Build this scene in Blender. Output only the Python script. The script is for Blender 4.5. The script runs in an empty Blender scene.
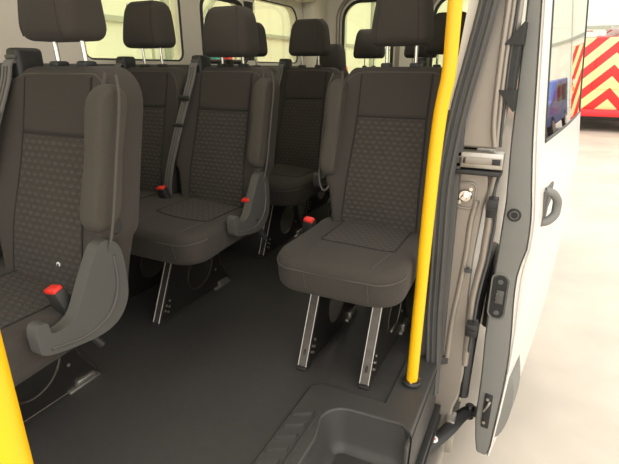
import bpy, bmesh, math, random
from mathutils import Vector, Matrix
random.seed(7)
SC = bpy.context.scene
COL = SC.collection
PI = math.pi

# ------------------------------------------------------------------ materials
def srgb(r, g, b):
    f = lambda c: (c/255/12.92) if c/255 <= .04045 else ((c/255+.055)/1.055)**2.4
    return (f(r), f(g), f(b), 1)

class NT:
    def __init__(s, name):
        s.m = bpy.data.materials.new(name); s.m.use_nodes = True
        s.n = s.m.node_tree.nodes; s.l = s.m.node_tree.links
        s.b = s.n['Principled BSDF']
    def add(s, t, **kw):
        x = s.n.new(t)
        for k, v in kw.items(): setattr(x, k, v)
        return x
    def math(s, op, a, b=None, c=None):
        x = s.n.new('ShaderNodeMath'); x.operation = op
        for i, v in enumerate((a, b, c)):
            if v is None: continue
            if isinstance(v, (int, float)): x.inputs[i].default_value = v
            else: s.l.new(v, x.inputs[i])
        return x.outputs[0]
    def mix(s, fac, a, b):
        x = s.n.new('ShaderNodeMix'); x.data_type = 'RGBA'
        if isinstance(fac, (int, float)): x.inputs[0].default_value = fac
        else: s.l.new(fac, x.inputs[0])
        for i, v in ((6, a), (7, b)):
            if isinstance(v, tuple): x.inputs[i].default_value = v
            else: s.l.new(v, x.inputs[i])
        return x.outputs[2]
    def bump(s, h, strength=.3, dist=.002):
        x = s.n.new('ShaderNodeBump'); x.inputs['Strength'].default_value = strength
        x.inputs['Distance'].default_value = dist
        s.l.new(h, x.inputs['Height']); s.l.new(x.outputs[0], s.b.inputs['Normal'])
    def coord(s, kind='Object'):
        return s.n.new('ShaderNodeTexCoord').outputs[kind]
    def noise(s, scale, detail=3, vec=None, rough=.55):
        x = s.n.new('ShaderNodeTexNoise'); x.inputs['Scale'].default_value = scale
        x.inputs['Detail'].default_value = detail; x.inputs['Roughness'].default_value = rough
        s.l.new(vec or s.coord(), x.inputs['Vector']); return x.outputs[0]

def mat(name, col, rough=.6, metal=0, var=.12, vscale=6, bumpscale=0, bumpstr=.2, spec=.5):
    t = NT(name); t.b.inputs['Roughness'].default_value = rough
    t.b.inputs['Metallic'].default_value = metal
    t.b.inputs['Specular IOR Level'].default_value = spec
    n = t.noise(vscale, 4)
    c0 = tuple(c*(1-var) for c in col[:3])+(1,); c1 = tuple(min(1, c*(1+var)) for c in col[:3])+(1,)
    t.l.new(t.mix(n, c0, c1), t.b.inputs['Base Color'])
    if bumpscale: t.bump(t.noise(bumpscale, 2), bumpstr, .001)
    return t.m

def fabric(name, col, pattern=None):
    t = NT(name); t.b.inputs['Roughness'].default_value = .95
    t.b.inputs['Specular IOR Level'].default_value = .15
    t.b.inputs['Sheen Weight'].default_value = .05
    fine = t.noise(420, 2); big = t.noise(9, 3)
    c0 = tuple(c*.72 for c in col[:3])+(1,); c1 = tuple(c*1.25 for c in col[:3])+(1,)
    base = t.mix(t.math('ADD', t.math('MULTIPLY', fine, .7), t.math('MULTIPLY', big, .3)), c0, c1)
    if pattern:
        a, b = pattern     # the two object axes the woven pattern runs along
        sep = t.n.new('ShaderNodeSeparateXYZ'); t.l.new(t.coord(), sep.inputs[0])
        u, v = sep.outputs[a], sep.outputs[b]
        rv = t.math('DIVIDE', v, .0165); row = t.math('FLOOR', rv)
        off = t.math('MULTIPLY', t.math('MODULO', t.math('ABSOLUTE', row), 2), .5)
        fu = t.math('SUBTRACT', t.math('FRACT', t.math('ADD', t.math('DIVIDE', u, .026), off)), .5)
        fv = t.math('SUBTRACT', t.math('FRACT', rv), .5)
        d = t.math('SQRT', t.math('ADD', t.math('MULTIPLY', t.math('MULTIPLY', fu, fu), 3.4), t.math('MULTIPLY', t.math('MULTIPLY', fv, fv), 4.5)))
        mr = t.n.new('ShaderNodeMapRange'); mr.inputs[1].default_value = .80; mr.inputs[2].default_value = .40
        t.l.new(d, mr.inputs[0]); cell = mr.outputs[0]
        light = tuple(min(1, c*1.42) for c in col[:3])+(1,); dark = tuple(c*.82 for c in col[:3])+(1,)
        pat = t.mix(cell, dark, light)
        base = t.mix(.55, base, pat)
        t.bump(t.math('ADD', cell, t.math('MULTIPLY', fine, .3)), .55, .003)
    else:
        t.bump(fine, .35, .0015)
    t.l.new(base, t.b.inputs['Base Color'])
    return t.m

FAB = (.055, .049, .043, 1)
M = {}
M['fab'] = fabric('seat_fabric', FAB)
M['fab_pat'] = fabric('seat_fabric_patterned', FAB, (0, 2))
M['fab_pat_h'] = fabric('seat_fabric_patterned_flat', FAB, (0, 1))
M['fab_up'] = fabric('seat_fabric_upper', (.050, .044, .039, 1))
M['arm'] = fabric('armrest_fabric', (.070, .063, .053, 1))
M['thread'] = mat('seam_thread', (.080, .072, .062, 1), .9)
M['seamdark'] = mat('seam_shadow_cord', (.022, .019, .017, 1), .9)
M['cover'] = mat('grey_plastic_cover', (.075, .073, .068, 1), .55, bumpscale=500, bumpstr=.15)
M['blackp'] = mat('black_plastic', (.022, .022, .022, 1), .5, bumpscale=400, bumpstr=.1)
M['stepp'] = mat('step_plastic', (.05, .048, .046, 1), .5, bumpscale=350, bumpstr=.25)
M['belt'] = mat('belt_webbing', (.14, .135, .13, 1), .75, bumpscale=300, bumpstr=.3)
M['red'] = mat('red_plastic', (.75, .03, .02, 1), .4)
M['chrome'] = mat('chrome', (.82, .8, .76, 1), .18, 1, .03)
M['galv'] = mat('galvanised_steel', (.50, .48, .44, 1), .38, .9, .35, 22)
M['legsteel'] = mat('darkened_leg_steel', (.085, .075, .065, 1), .35, .7, .5, 30)  # galvanised legs; the dark they reflect is put into the colour
M['frame'] = mat('dark_steel', (.035, .032, .029, 1), .28, .5, .3)
M['yellow'] = mat('yellow_paint', (.95, .52, .005, 1), .32, 0, .05)
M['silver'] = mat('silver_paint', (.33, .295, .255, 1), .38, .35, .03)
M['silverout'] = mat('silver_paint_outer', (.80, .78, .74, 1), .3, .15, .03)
M['greytrim'] = mat('grey_rubber_trim', (.195, .195, .18, 1), .6, 0, .05, bumpscale=200, bumpstr=.08)
M['seal'] = mat('door_seal_rubber', (.06, .062, .062, 1), .55)
M['head'] = mat('headliner', (.80, .755, .67, 1), .8, 0, .05)
M['sidetrim'] = mat('side_trim_plastic', (.10, .098, .092, 1), .6)
M['concrete'] = mat('concrete', (.57, .505, .425, 1), .5, 0, .4, 1.1, bumpscale=60, bumpstr=.1)
M['hallwall'] = mat('hall_cladding', (.84, .86, .74, 1), .8, 0, .04, .4)
M['hallright'] = mat('hall_cladding_white', (.82, .80, .76, 1), .8, 0, .03, .4)
M['beam'] = mat('hall_beam', (.42, .44, .38, 1), .6)
M['blue'] = mat('blue_paint', (.03, .10, .45, 1), .35)
M['white'] = mat('white_paint', (.8, .8, .8, 1), .4)
M['tyre'] = mat('tyre_rubber', (.03, .028, .027, 1), .85)
M['teal'] = mat('teal_plastic', (.05, .32, .34, 1), .5)
M['green'] = mat('green_paint', (.08, .3, .12, 1), .5)
M['orange'] = mat('orange_plastic', (.8, .28, .04, 1), .5)
M['redpaint'] = mat('red_paint', (.68, .03, .04, 1), .35)

def floor_mat():
    t = NT('vinyl_floor'); t.b.inputs['Roughness'].default_value = .62
    sp = t.noise(260, 2, rough=.8); big = t.noise(3, 4); sm = t.noise(35, 4)
    r = t.n.new('ShaderNodeMapRange'); r.inputs[1].default_value = .66; r.inputs[2].default_value = .74
    t.l.new(sp, r.inputs[0])
    base = t.mix(t.math('ADD', t.math('MULTIPLY', big, .6), t.math('MULTIPLY', sm, .4)), (.022, .021, .020, 1), (.060, .056, .053, 1))
    t.l.new(t.mix(t.math('MULTIPLY', r.outputs[0], .25), base, (.2, .19, .18, 1)), t.b.inputs['Base Color'])
    t.bump(sp, .25, .001)
    return t.m
M['vinyl'] = floor_mat()

def glass(name, tint, base=.04, pw=4.0):
    t = NT(name); t.n.remove(t.b)
    tr = t.add('ShaderNodeBsdfTransparent'); tr.inputs[0].default_value = tint
    gl = t.add('ShaderNodeBsdfGlossy'); gl.inputs['Roughness'].default_value = .02
    fr = t.add('ShaderNodeFresnel'); fr.inputs[0].default_value = 1.5
    mx = t.add('ShaderNodeMixShader')
    # the back of the pane sees the same reflectance as its front
    geo = t.add('ShaderNodeNewGeometry')
    f2 = t.add('ShaderNodeLayerWeight'); f2.inputs[0].default_value = .5
    p = t.math('POWER', f2.outputs['Facing'], pw)
    fac = t.math('MINIMUM', t.math('ADD', t.math('MULTIPLY', p, .95), base), 1.0)
    t.l.new(fac, mx.inputs[0]); t.l.new(tr.outputs[0], mx.inputs[1]); t.l.new(gl.outputs[0], mx.inputs[2])
    t.l.new(mx.outputs[0], t.n['Material Output'].inputs[0])
    t.n.remove(fr); t.n.remove(geo)
    return t.m
M['glass'] = glass('tinted_window_glass', (.88, .90, .74, 1))
M['glassdoor'] = glass('door_window_glass', (.55, .58, .52, 1), .18, 2.5)

def chevron():
    t = NT('chevron_stripes'); t.b.inputs['Roughness'].default_value = .4
    sep = t.n.new('ShaderNodeSeparateXYZ'); t.l.new(t.coord(), sep.inputs[0])
    ax = t.math('ABSOLUTE', sep.outputs[0])
    s = t.math('SUBTRACT', t.math('MULTIPLY', t.math('ABSOLUTE', sep.outputs[0]), -1.0), sep.outputs[2])
    s = t.math('ADD', sep.outputs[2], ax)
    f = t.math('FRACT', t.math('DIVIDE', s, .60))
    g = t.math('GREATER_THAN', f, .5)
    t.l.new(t.mix(g, (.93, .80, .36, 1), (.80, .03, .03, 1)), t.b.inputs['Base Color'])
    return t.m
M['chev'] = chevron()

# ------------------------------------------------------------------ mesh helpers
def link(name, bm, m, parent=None, smooth=True, loc=None, mods=None):
    bmesh.ops.recalc_face_normals(bm, faces=bm.faces)
    me = bpy.data.meshes.new(name); bm.to_mesh(me); bm.free()
    if smooth:
        for p in me.polygons: p.use_smooth = True
        try: me.set_sharp_from_angle(angle=math.radians(38))
        except Exception: pass
    o = bpy.data.objects.new(name, me); COL.objects.link(o)
    me.materials.append(m)
    if parent: o.parent = parent
    if loc: o.location = loc
    return o

def empty(name, label, cat, loc=(0, 0, 0), group=None, rz=0):
    o = bpy.data.objects.new(name, None); COL.objects.link(o); o.empty_display_size = .1
    o.location = loc; o.rotation_euler.z = rz
    o['label'] = label; o['category'] = cat
    if group: o['group'] = group
    return o

def tag(o, label, cat, group=None):
    o['label'] = label; o['category'] = cat
    if group: o['group'] = group
    return o

def struct(o):
    o['kind'] = 'structure'; return o

def box(bm, x0, x1, y0, y1, z0, z1, bev=0, seg=2):
    r = bmesh.ops.create_cube(bm, size=1)
    vs = r['verts']
    for v in vs:
        v.co.x = x0+(v.co.x+.5)*(x1-x0); v.co.y = y0+(v.co.y+.5)*(y1-y0); v.co.z = z0+(v.co.z+.5)*(z1-z0)
    if bev:
        es = {e for v in vs for e in v.link_edges}
        bmesh.ops.bevel(bm, geom=list(es), offset=bev, segments=seg, profile=.5, affect='EDGES')
    return vs

def bbox_obj(name, d, m, parent=None, bev=.003, loc=None):
    bm = bmesh.new(); box(bm, *d, bev=bev); return link(name, bm, m, parent, loc=loc)

def tube(bm, pts, r, n=12, cap=True, flat=None):
    """sweep a circle (or flat=(w,t) ellipse) along pts"""
    pts = [Vector(p) for p in pts]; rings = []
    up = Vector((0, 0, 1)); prev = None
    for i, p in enumerate(pts):
        d = (pts[min(i+1, len(pts)-1)]-pts[max(i-1, 0)]).normalized()
        if prev is None:
            a = d.cross(up)
            if a.length < .1: a = d.cross(Vector((0, 1, 0)))
            a.normalize()
        else:
            a = (prev-d*prev.dot(d)).normalized()
        prev = a; b = d.cross(a).normalized()
        rr = r[i] if isinstance(r, (list, tuple)) else r
        ring = []
        for k in range(n):
            t = 2*PI*k/n
            ca, sa = math.cos(t), math.sin(t)
            if flat: ring.append(bm.verts.new(p+a*ca*flat[0]+b*sa*flat[1]))
            else: ring.append(bm.verts.new(p+a*ca*rr+b*sa*rr))
        rings.append(ring)
    for r0, r1 in zip(rings, rings[1:]):
        for k in range(n): bm.faces.new((r0[k], r0[(k+1) % n], r1[(k+1) % n], r1[k]))
    if cap: bm.faces.new(rings[0][::-1]); bm.faces.new(rings[-1])

def smoothpath(pts, n=8):
    """Catmull-Rom"""
    P = [Vector(p) for p in pts]; P = [P[0]*2-P[1]]+P+[P[-1]*2-P[-2]]; out = []
    for i in range(1, len(P)-2):
        for k in range(n):
            t = k/n; a, b, c, d = P[i-1:i+3]
            out.append(.5*((2*b)+(c-a)*t+(2*a-5*b+4*c-d)*t*t+(3*b-a-3*c+d)*t*t*t))
    out.append(P[-2]); return out

def cyl(bm, p0, p1, r, n=20, bev=0):
    p0, p1 = Vector(p0), Vector(p1)
    if bev:
        d = (p1-p0).normalized()
        tube(bm, [p0, p0+d*bev, p1-d*bev, p1], [r-bev, r, r, r-bev], n)
    else: tube(bm, [p0, p1], r, n)

def rrect(x0, x1, y0, y1, radii, seg=8):
    """rounded rectangle, ccw, radii = (bl, br, tr, tl)"""
    bl, br, tr, tl = radii; out = []
    for cx, cy, r, a in ((x0+bl, y0+bl, bl, PI), (x1-br, y0+br, br, 1.5*PI), (x1-tr, y1-tr, tr, 0), (x0+tl, y1-tl, tl, .5*PI)):
        for k in range(seg+1):
            t = a+.5*PI*k/seg; out.append((cx+r*math.cos(t), cy+r*math.sin(t)))
    return out

def resample(pts, n):
    P = [Vector(p) for p in pts]; L = [0]
    for a, b in zip(P, P[1:]+P[:1]): L.append(L[-1]+(b-a).length)
    out = []; j = 0; P.append(P[0])
    for i in range(n):
        s = L[-1]*i/n
        while L[j+1] < s: j += 1
        t = (s-L[j])/max(1e-9, L[j+1]-L[j]); out.append(P[j].lerp(P[j+1], t))
    return out

def pillow(bm, outline, th, e, deform, n=72, centre=None, nr=7, dome=0.0):
    """solid cushion: outline (2D) x thickness th, rounded rim of width e; deform(u,v,w)->xyz, w from -th/2 (front) to th/2"""
    O = resample(outline, n)
    c = Vector(centre) if centre else sum(O, Vector((0, 0)))/n
    rim = 5
    front = []; back = []
    radii = []
    for i in range(nr): radii.append(('in', i/nr))
    rings_f = []; rings_b = []
    def ring(kind, val, sgn):
        out = []
        for p in O:
            d = p-c; L = d.length; u = d/L
            if kind == 'in': q = c+u*((L-e)*val); w = th/2*(1+dome*(1-val*val)) if dome else th/2
            else:
                a = val*PI/2; q = c+u*(L-e+e*math.sin(a)); w = th/2-min(e, th/2)*(1-math.cos(a))
            out.append(bm.verts.new(deform(q.x, q.y, sgn*w)))
        return out
    cf = bm.verts.new(deform(c.x, c.y, -th/2*(1+dome))); cb = bm.verts.new(deform(c.x, c.y, th/2*(1+dome)))
    for sgn, store in ((-1, rings_f), (1, rings_b)):
        for i in range(1, nr+1): store.append(ring('in', i/nr, sgn))
        for k in range(1, rim+1):
            if k == rim and sgn == 1 and e >= th/2-1e-6: store.append(rings_f[-1]); continue
            store.append(ring('rim', k/rim, sgn))
    for store, cc in ((rings_f, cf), (rings_b, cb)):
        for k in range(n): bm.faces.new((cc, store[0][k], store[0][(k+1) % n]))
        for a, b in zip(store, store[1:]):
            for k in range(n): bm.faces.new((a[k], a[(k+1) % n], b[(k+1) % n], b[k]))
    if rings_f[-1] is not rings_b[-1]:
        a, b = rings_f[-1], rings_b[-1]
        for k in range(n): bm.faces.new((a[k], a[(k+1) % n], b[(k+1) % n], b[k]))

def patch(bm, outline_fn, deform, w, nu=16, nv=24, tuck=.006):
    """raised panel on a cushion: outline_fn(s,t)->(u,v) for s,t in 0..1"""
    g = []
    for j in range(-1, nv+2):
        row = []
        for i in range(-1, nu+2):
            s = min(1, max(0, i/nu)); t = min(1, max(0, j/nv))
            ed = (i < 0 or i > nu or j < 0 or j > nv)
            u, v = outline_fn(s, t)
            row.append(bm.verts.new(deform(u, v, w+(tuck if ed else 0))))
        g.append(row)
    for a, b in zip(g, g[1:]):
        for i in range(len(a)-1): bm.faces.new((a[i], a[i+1], b[i+1], b[i]))

def holed(bm, outer, holes, mp, th_vec):
    """flat sheet with holes, extruded by th_vec; mp maps 2D->3D"""
    es = []
    for loop in [outer]+holes:
        vs = [bm.verts.new(mp(*p)) for p in loop]
        for a, b in zip(vs, vs[1:]+vs[:1]): es.append(bm.edges.new((a, b)))
    r = bmesh.ops.triangle_fill(bm, edges=es, use_beauty=True, use_dissolve=False)
    fs = [f for f in r['geom'] if isinstance(f, bmesh.types.BMFace)]
    ex = bmesh.ops.extrude_face_region(bm, geom=fs)
    for v in ex['geom']:
        if isinstance(v, bmesh.types.BMVert): v.co += Vector(th_vec)

def sheet(name, outer, holes, mp, th, m, parent=None, bev=0):
    bm = bmesh.new(); holed(bm, outer, holes, mp, th)
    o = link(name, bm, m, parent)
    if bev:
        md = o.modifiers.new('bevel', 'BEVEL'); md.width = bev; md.segments = 2; md.limit_method = 'ANGLE'; md.angle_limit = math.radians(40)
    return o

# ------------------------------------------------------------------ the hall outside
GZ = -.70
def hall():
    bm = bmesh.new(); box(bm, -9, 30, -14, 34, GZ-.1, GZ); struct(link('floor', bm, M['concrete']))
    bm = bmesh.new(); box(bm, -9.2, -9, -14, 34, GZ, 7.5)
    wl = struct(link('wall_left', bm, M['hallwall']))
    bm = bmesh.new(); box(bm, -9.2, 30, 34, 34.2, GZ, 7.5)
    wb = struct(link('wall_back', bm, M['hallwall']))
    bm = bmesh.new(); box(bm, 30, 30.2, -14, 34, GZ, 7.5); struct(link('wall_right', bm, M['hallright']))
    # steelwork of the left wall: posts, rails and diagonal braces
    bm = bmesh.new()
    for y in range(-10, 34, 4):
        box(bm, -8.98, -8.83, y-.07, y+.07, GZ, 7.4)
    struct(link('trim_1', bm, M['beam']))
    bm = bmesh.new()
    for z in (2.05, 4.4): box(bm, -8.97, -8.88, -14, 34, z-.06, z+.06)
    struct(link('trim_2', bm, M['beam']))
    bm = bmesh.new()
    for y in (-2, 6, 10, 18, 26):
        tube(bm, [(-8.9, y, 1.0), (-8.9, y+4, 4.6)], .05, 8)
    struct(link('trim_3', bm, M['beam']))
    # cladding ribs at the back and a horizontal rail
    bm = bmesh.new()
    for x in range(-8, 30, 3): box(bm, x-.03, x+.03, 33.9, 34, GZ, 7.4)
    box(bm, -9, 30, 33.88, 34, 3.2, 3.35)
    struct(link('trim_4', bm, M['beam']))
hall()

# ------------------------------------------------------------------ van shell
WX = -1.95
FY0, FY1 = -.6, 4.15
def shell():
    # floor with the step well cut out of its kerb side
    sx, sy = -.56, 1.16
    outer = [(WX, FY0), (sx, FY0), (sx, sy), (-.225, sy), (-.225, 1.5), (-.15, 1.56), (-.15, FY1), (WX, FY1)]
    bm = bmesh.new(); holed(bm, outer, [], lambda x, y: Vector((x, y, -.03)), (0, 0, .03))
    fl = struct(link('floor_1', bm, M['vinyl'], smooth=False)); fl.name = 'floor.001'
    # left side
    def W(y0, y1, z0=1.04, z1=1.52, r=(.05, .05, .12, .08)): return rrect(y0, y1, z0, z1, r, 6)
    wins = [(-.5, .55), (.62, 1.20), (1.62, 2.31), (2.50, 2.99), (3.07, 3.77)]
    zt = {1: 1.66, 2: 1.66, 3: 1.42, 4: 1.47, 0: 1.66}
    holes = [W(a, b, z1=zt[i]) for i, (a, b) in enumerate(wins)]
    wl = sheet('wall_left_1', [(FY0, -.4), (FY1, -.4), (FY1, 1.78), (FY0, 1.78)], holes, lambda y, z: Vector((WX, y, z)), (-.07, 0, 0), M['head'])
    wl.name = 'wall_left.001'; struct(wl)
    # lower side trim
    bm = bmesh.new(); box(bm, WX, WX+.02, FY0, FY1, 0, 1.02, .006); o = link('side_trim', bm, M['sidetrim'], wl)
    bm = bmesh.new()
    for i, (a, b) in enumerate(wins):
        pass
    bm.free()
    for i, (a, b) in enumerate(wins):
        h = W(a, b, z1=zt[i])
        p = sheet('window_%d' % (i+1), W(a-.01, b+.01, 1.03, zt[i]+.01), [], lambda y, z: Vector((WX-.045, y, z)), (.004, 0, 0), M['glass'])
        struct(p)
        bm = bmesh.new(); tube(bm, [(WX-.006, y, z) for y, z in h]+[(WX-.006, h[0][0], h[0][1])], .016 if i == 3 else .007, 8); link('window_seal', bm, M['blackp'], p)
    bm = bmesh.new(); box(bm, WX-.02, WX+.004, 2.965, 3.085, 1.05, 1.44, .01); link('division_bar', bm, M['blackp'], wl)
    # rear doors
    def RW(x0, x1): return rrect(x0, x1, .86, 1.54, (.06, .06, .15, .15), 8)
    for k, (x0, x1, a, b) in enumerate(((WX, -1.06, -1.69, -1.24), (-1.05, -.15, -.90, -.42))):
        dr = sheet('door_%d' % (k+2), [(x0, -.35), (x1, -.35), (x1, 1.72), (x0, 1.72)], [RW(a, b)], lambda x, z: Vector((x, FY1, z)), (0, .06, 0), M['head'])
        struct(dr)
        p = sheet('window_%d' % (6+k), RW(a-.01, b+.01), [], lambda x, z: Vector((x, FY1+.03, z)), (0, .004, 0), M['glass']); struct(p)
        h = RW(a, b); bm = bmesh.new(); tube(bm, [(x, FY1-.002, z) for x, z in h]+[(h[0][0], FY1-.002, h[0][1])], .014, 8); link('window_seal', bm, M['blackp'], p)
        h2 = rrect(a-.05, b+.05, .80, 1.59, (.08, .08, .19, .19), 8)
        bm = bmesh.new(); tube(bm, [(x, FY1-.004, z) for x, z in h2]+[(h2[0][0], FY1-.004, h2[0][1])], .02, 8); link('window_frame', bm, M['silver'], dr)
        bm = bmesh.new(); box(bm, x0+.03, x1-.03, FY1-.02, FY1, 0, .78, .01); link('door_trim', bm, M['sidetrim'], dr)
    # rear corner post and its clips
    bm = bmesh.new(); box(bm, WX, WX+.10, 3.86, FY1-.005, 0, 1.74, .015); c = struct(link('trim_5', bm, M['head']))
    bm = bmesh.new()
    for z in (1.10, 1.22, 1.36): box(bm, WX+.1, WX+.115, 4.0, 4.05, z, z+.045, .004)
    link('clip', bm, M['sidetrim'], c)
    # roof and cant rail
    bm = bmesh.new(); box(bm, WX-.07, -.18, FY0, FY1+.06, 1.74, 1.80); struct(link('ceiling', bm, M['head']))
    bm = bmesh.new(); box(bm, WX, WX+.16, 3.0, 3.85, 1.51, 1.74, .03); box(bm, WX, WX+.07, FY0, 3.0, 1.69, 1.74, .02)
    struct(link('trim_6', bm, M['head']))
    # kerb side behind the sliding-door opening
    holes = [rrect(1.80, 2.75, .95, 1.50, (.06, .06, .1, .1), 6), rrect(2.9, 3.85, .95, 1.5, (.06, .06, .1, .1), 6)]
    wr = sheet('wall_right_1', [(1.56, -.08), (1.62, .06), (1.75, .16), (1.95, .22), (2.15, .22), (2.35, .16), (2.48, .05), (2.56, -.1), (2.6, -.42), (FY1+.06, -.42), (FY1+.06, 1.74), (1.56, 1.74)], holes, lambda y, z: Vector((-.17, y, z)), (.05, 0, 0), M['silverout'])
    wr.name = 'wall_right.001'; struct(wr)
    arch = [(1.555, -.16), (1.56, -.08), (1.62, .06), (1.75, .16), (1.95, .22), (2.15, .22), (2.35, .16), (2.48, .05), (2.56, -.1), (2.6, -.42)]
    bm = bmesh.new(); tube(bm, smoothpath([(-.118, y, z) for y, z in arch], 4), .022, 8); link('wheel_arch', bm, M['blackp'], wr)
    bm = bmesh.new(); tube(bm, [(-.40, 2.08, -.36), (-.38, 2.08, -.36), (-.19, 2.08, -.36), (-.165, 2.08, -.36)], [.28, .335, .335, .29], 36); tagw = link('rear_wheel', bm, M['tyre']); tag(tagw, 'rear wheel of the van, in the arch behind the sliding door', 'wheel')
    bm = bmesh.new(); tube(bm, [(-.19, 2.08, -.36), (-.155, 2.08, -.36)], .19, 28); link('hub', bm, M['galv'], tagw)
    for k, (a, b) in enumerate(((1.79, 2.76), (2.89, 3.86))):
        p = sheet('window_%d' % (8+k), rrect(a, b, .94, 1.51, (.06, .06, .1, .1), 6), [], lambda y, z: Vector((-.135, y, z)), (.004, 0, 0), M['glass']); struct(p)
shell()

# ------------------------------------------------------------------ step well
def step():
    st = empty('entrance_step', 'dark grey moulded plastic entrance step with ribbed edge below the yellow pole', 'step', (0, 0, -.33))
    Z = .33
    # surround: a raised lip following the well, made as an outline sheet with the well cut out
    x0, y1 = -.562, 1.158
    bm = bmesh.new()
    # left ledge top + rear ledge
    out = [(x0, FY0), (-.445, FY0), (-.445, .95), (-.465, 1.03)]
    n = 8; r = .07; cx, cy = -.465+r, 1.105-r
    out += [(-.465, cy)]
    out += [(cx+r*math.cos(PI-.5*PI*k/n), cy+r*math.sin(PI-.5*PI*k/n)) for k in range(1, n+1)]
    out += [(-.24, 1.115), (-.205, 1.09), (-.205, 1.49), (-.315, 1.49), (-.315, y1+.03), (-.53, y1+.03), (x0, y1)]
    holed(bm, out, [], lambda x, y: Vector((x, y, Z-.03)), (0, 0, .038))
    top = link('step_surround', bm, M['stepp'], st)
    md = top.modifiers.new('bevel', 'BEVEL'); md.width = .006; md.segments = 3; md.limit_method = 'ANGLE'; md.angle_limit = math.radians(50)
    # raised ribs
    for k in range(11):
        y = 1.035-k*.052
        bm = bmesh.new()
        vs = [(-.546, y-.034), (-.546, y-.016), (-.497, y+.014), (-.497, y-.004)]
        b0 = [bm.verts.new((x, yy, Z+.006)) for x, yy in vs]; t0 = [bm.verts.new((x, yy+(-.003 if i in (1, 2) else .003), Z+.017)) for i, (x, yy) in enumerate(vs)]
        bm.faces.new(t0)
        for i in range(4): bm.faces.new((b0[i], b0[(i+1) % 4], t0[(i+1) % 4], t0[i]))
        link('tread_rib', bm, M['stepp'], top, smooth=False)
    bm = bmesh.new(); box(bm, -.487, -.475, FY0, 1.05, Z+.006, Z+.013, .003); link('edge_line', bm, M['stepp'], top)
    # well: inner wall, rear wall with rounded corner, floor with tray
    bm = bmesh.new()
    wall = [(-.445, FY0), (-.445, .9), (-.465, 1.0), (-.465, cy)]
    wall += [(cx+r*math.cos(PI-.5*PI*k/n), cy+r*math.sin(PI-.5*PI*k/n)) for k in range(1, n+1)] + [(-.25, 1.115), (-.215, 1.105), (-.20, 1.08)]
    wall2 = [(-.40, FY0)]+[(-.42, .9), (-.43, 1.0), (-.43, cy)]+[(cx+(r-.03)*math.cos(PI-.5*PI*k/n), cy+(r-.03)*math.sin(PI-.5*PI*k/n)) for k in range(1, n+1)] + [(-.25, 1.078), (-.215, 1.07), (-.20, 1.05)]
    prof = [(1.0, 0), (.8, .1), (.5, .35), (.25, .6), (.12, .85), (.03, 1.35), (0, 2.2)]
    rows = []
    for h, t in prof:
        rows.append([bm.verts.new((a[0]+(b[0]-a[0])*t, a[1]+(b[1]-a[1])*t, .20+(Z-.20)*h)) for a, b in zip(wall, wall2)])
    for a, b in zip(rows, rows[1:]):
        for i in range(len(a)-1): bm.faces.new((a[i], a[i+1], b[i+1], b[i]))
    link('well_wall', bm, M['stepp'], st)
    bm = bmesh.new(); box(bm, -.46, -.19, FY0, 1.10, .17, .204, .004); fl = link('well_floor', bm, M['stepp'], st)
    # tray outline on the well floor
    loop = rrect(-.395, -.225, -.3, 1.03, (.04, .04, .04, .05), 6)
    bm = bmesh.new(); tube(bm, [(x, y, .206) for x, y in loop]+[(loop[0][0], loop[0][1], .206)], .006, 8); link('tray_rim', bm, M['stepp'], fl)
    # outboard face under the pole and the black sill rail
    bm = bmesh.new(); box(bm, -.215, -.205, FY0, 1.05, .10, .19, .003); box(bm, -.215, -.205, 1.05, 1.50, .10, Z-.01, .003); link('outer_face', bm, M['stepp'], st)
    bm = bmesh.new(); box(bm, -.212, -.185, FY0, 1.52, .10, .125, .004); box(bm, -.200, -.18, FY0, 1.52, .06, .085, .004)
    link('sill_rail', bm, M['blackp'], st)
    return st
step()

# ------------------------------------------------------------------ yellow poles
def pole(pts, rad, label, base):
    t = empty('grab_pole', label, 'handrail', base)
    B = Vector(base)
    bm = bmesh.new(); tube(bm, [Vector(p)-B for p in smoothpath(pts, 8)], rad, 20); link('pole', bm, M['yellow'], t)
    bm = bmesh.new(); cyl(bm, (0, 0, 0), (0, 0, .016), rad+.014, 28, .005); fl = link('base_flange', bm, M['blackp'], t)
    for a in (.6, 2.7, 4.8):
        bm = bmesh.new(); cyl(bm, ((rad+.007)*math.cos(a), (rad+.007)*math.sin(a), .014), ((rad+.007)*math.cos(a), (rad+.007)*math.sin(a), .02), .005, 8)
        link('screw', bm, M['chrome'], fl)
    return t
Yp = 1.315
pole([(-.262, Yp, .008), (-.2600, Yp, .25), (-.2575, Yp, .5), (-.254, Yp, .73), (-.249, Yp, .87), (-.243, Yp, .93), (-.236, Yp, .99), (-.236, Yp, 1.1), (-.238, Yp, 1.3), (-.243, Yp, 1.735)], .0185,
     'yellow bent grab pole beside the single seat, standing on the step edge', (-.262, Yp, .008))
pole([(-.314, .137, .008), (-.314, .137, .5), (-.313, .137, .9), (-.312, .137, 1.735)], .0185,
     'yellow grab pole cut off by the lower left corner of the photo', (-.314, .137, .008))

# ------------------------------------------------------------------ seats
def yf(z):                       # front plane of the backrest
    return 1.532+(z-.45)*.245
ZB0, ZB1 = .40, 1.005
def bdef(cx, dy=0):
    zc = .7
    def f(u, v, w):
        t = (v-ZB0)/(ZB1-ZB0)
        wf = 1.0-.035*t
        x = u*wf
        a = min(1, abs(u)/.21)
        bol = -.030*max(0, (a-.60)/.40)**1.5*(1-.35*t) if w < 0 else 0      # side bolsters stand forward
        lum = -.012*math.exp(-((v-.60)/.12)**2) if w < 0 else 0
        return Vector((cx+x, yf(v)+.055+w*(1-.25*t if w > 0 else 1)+bol*1+lum, v))
    return f

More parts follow.
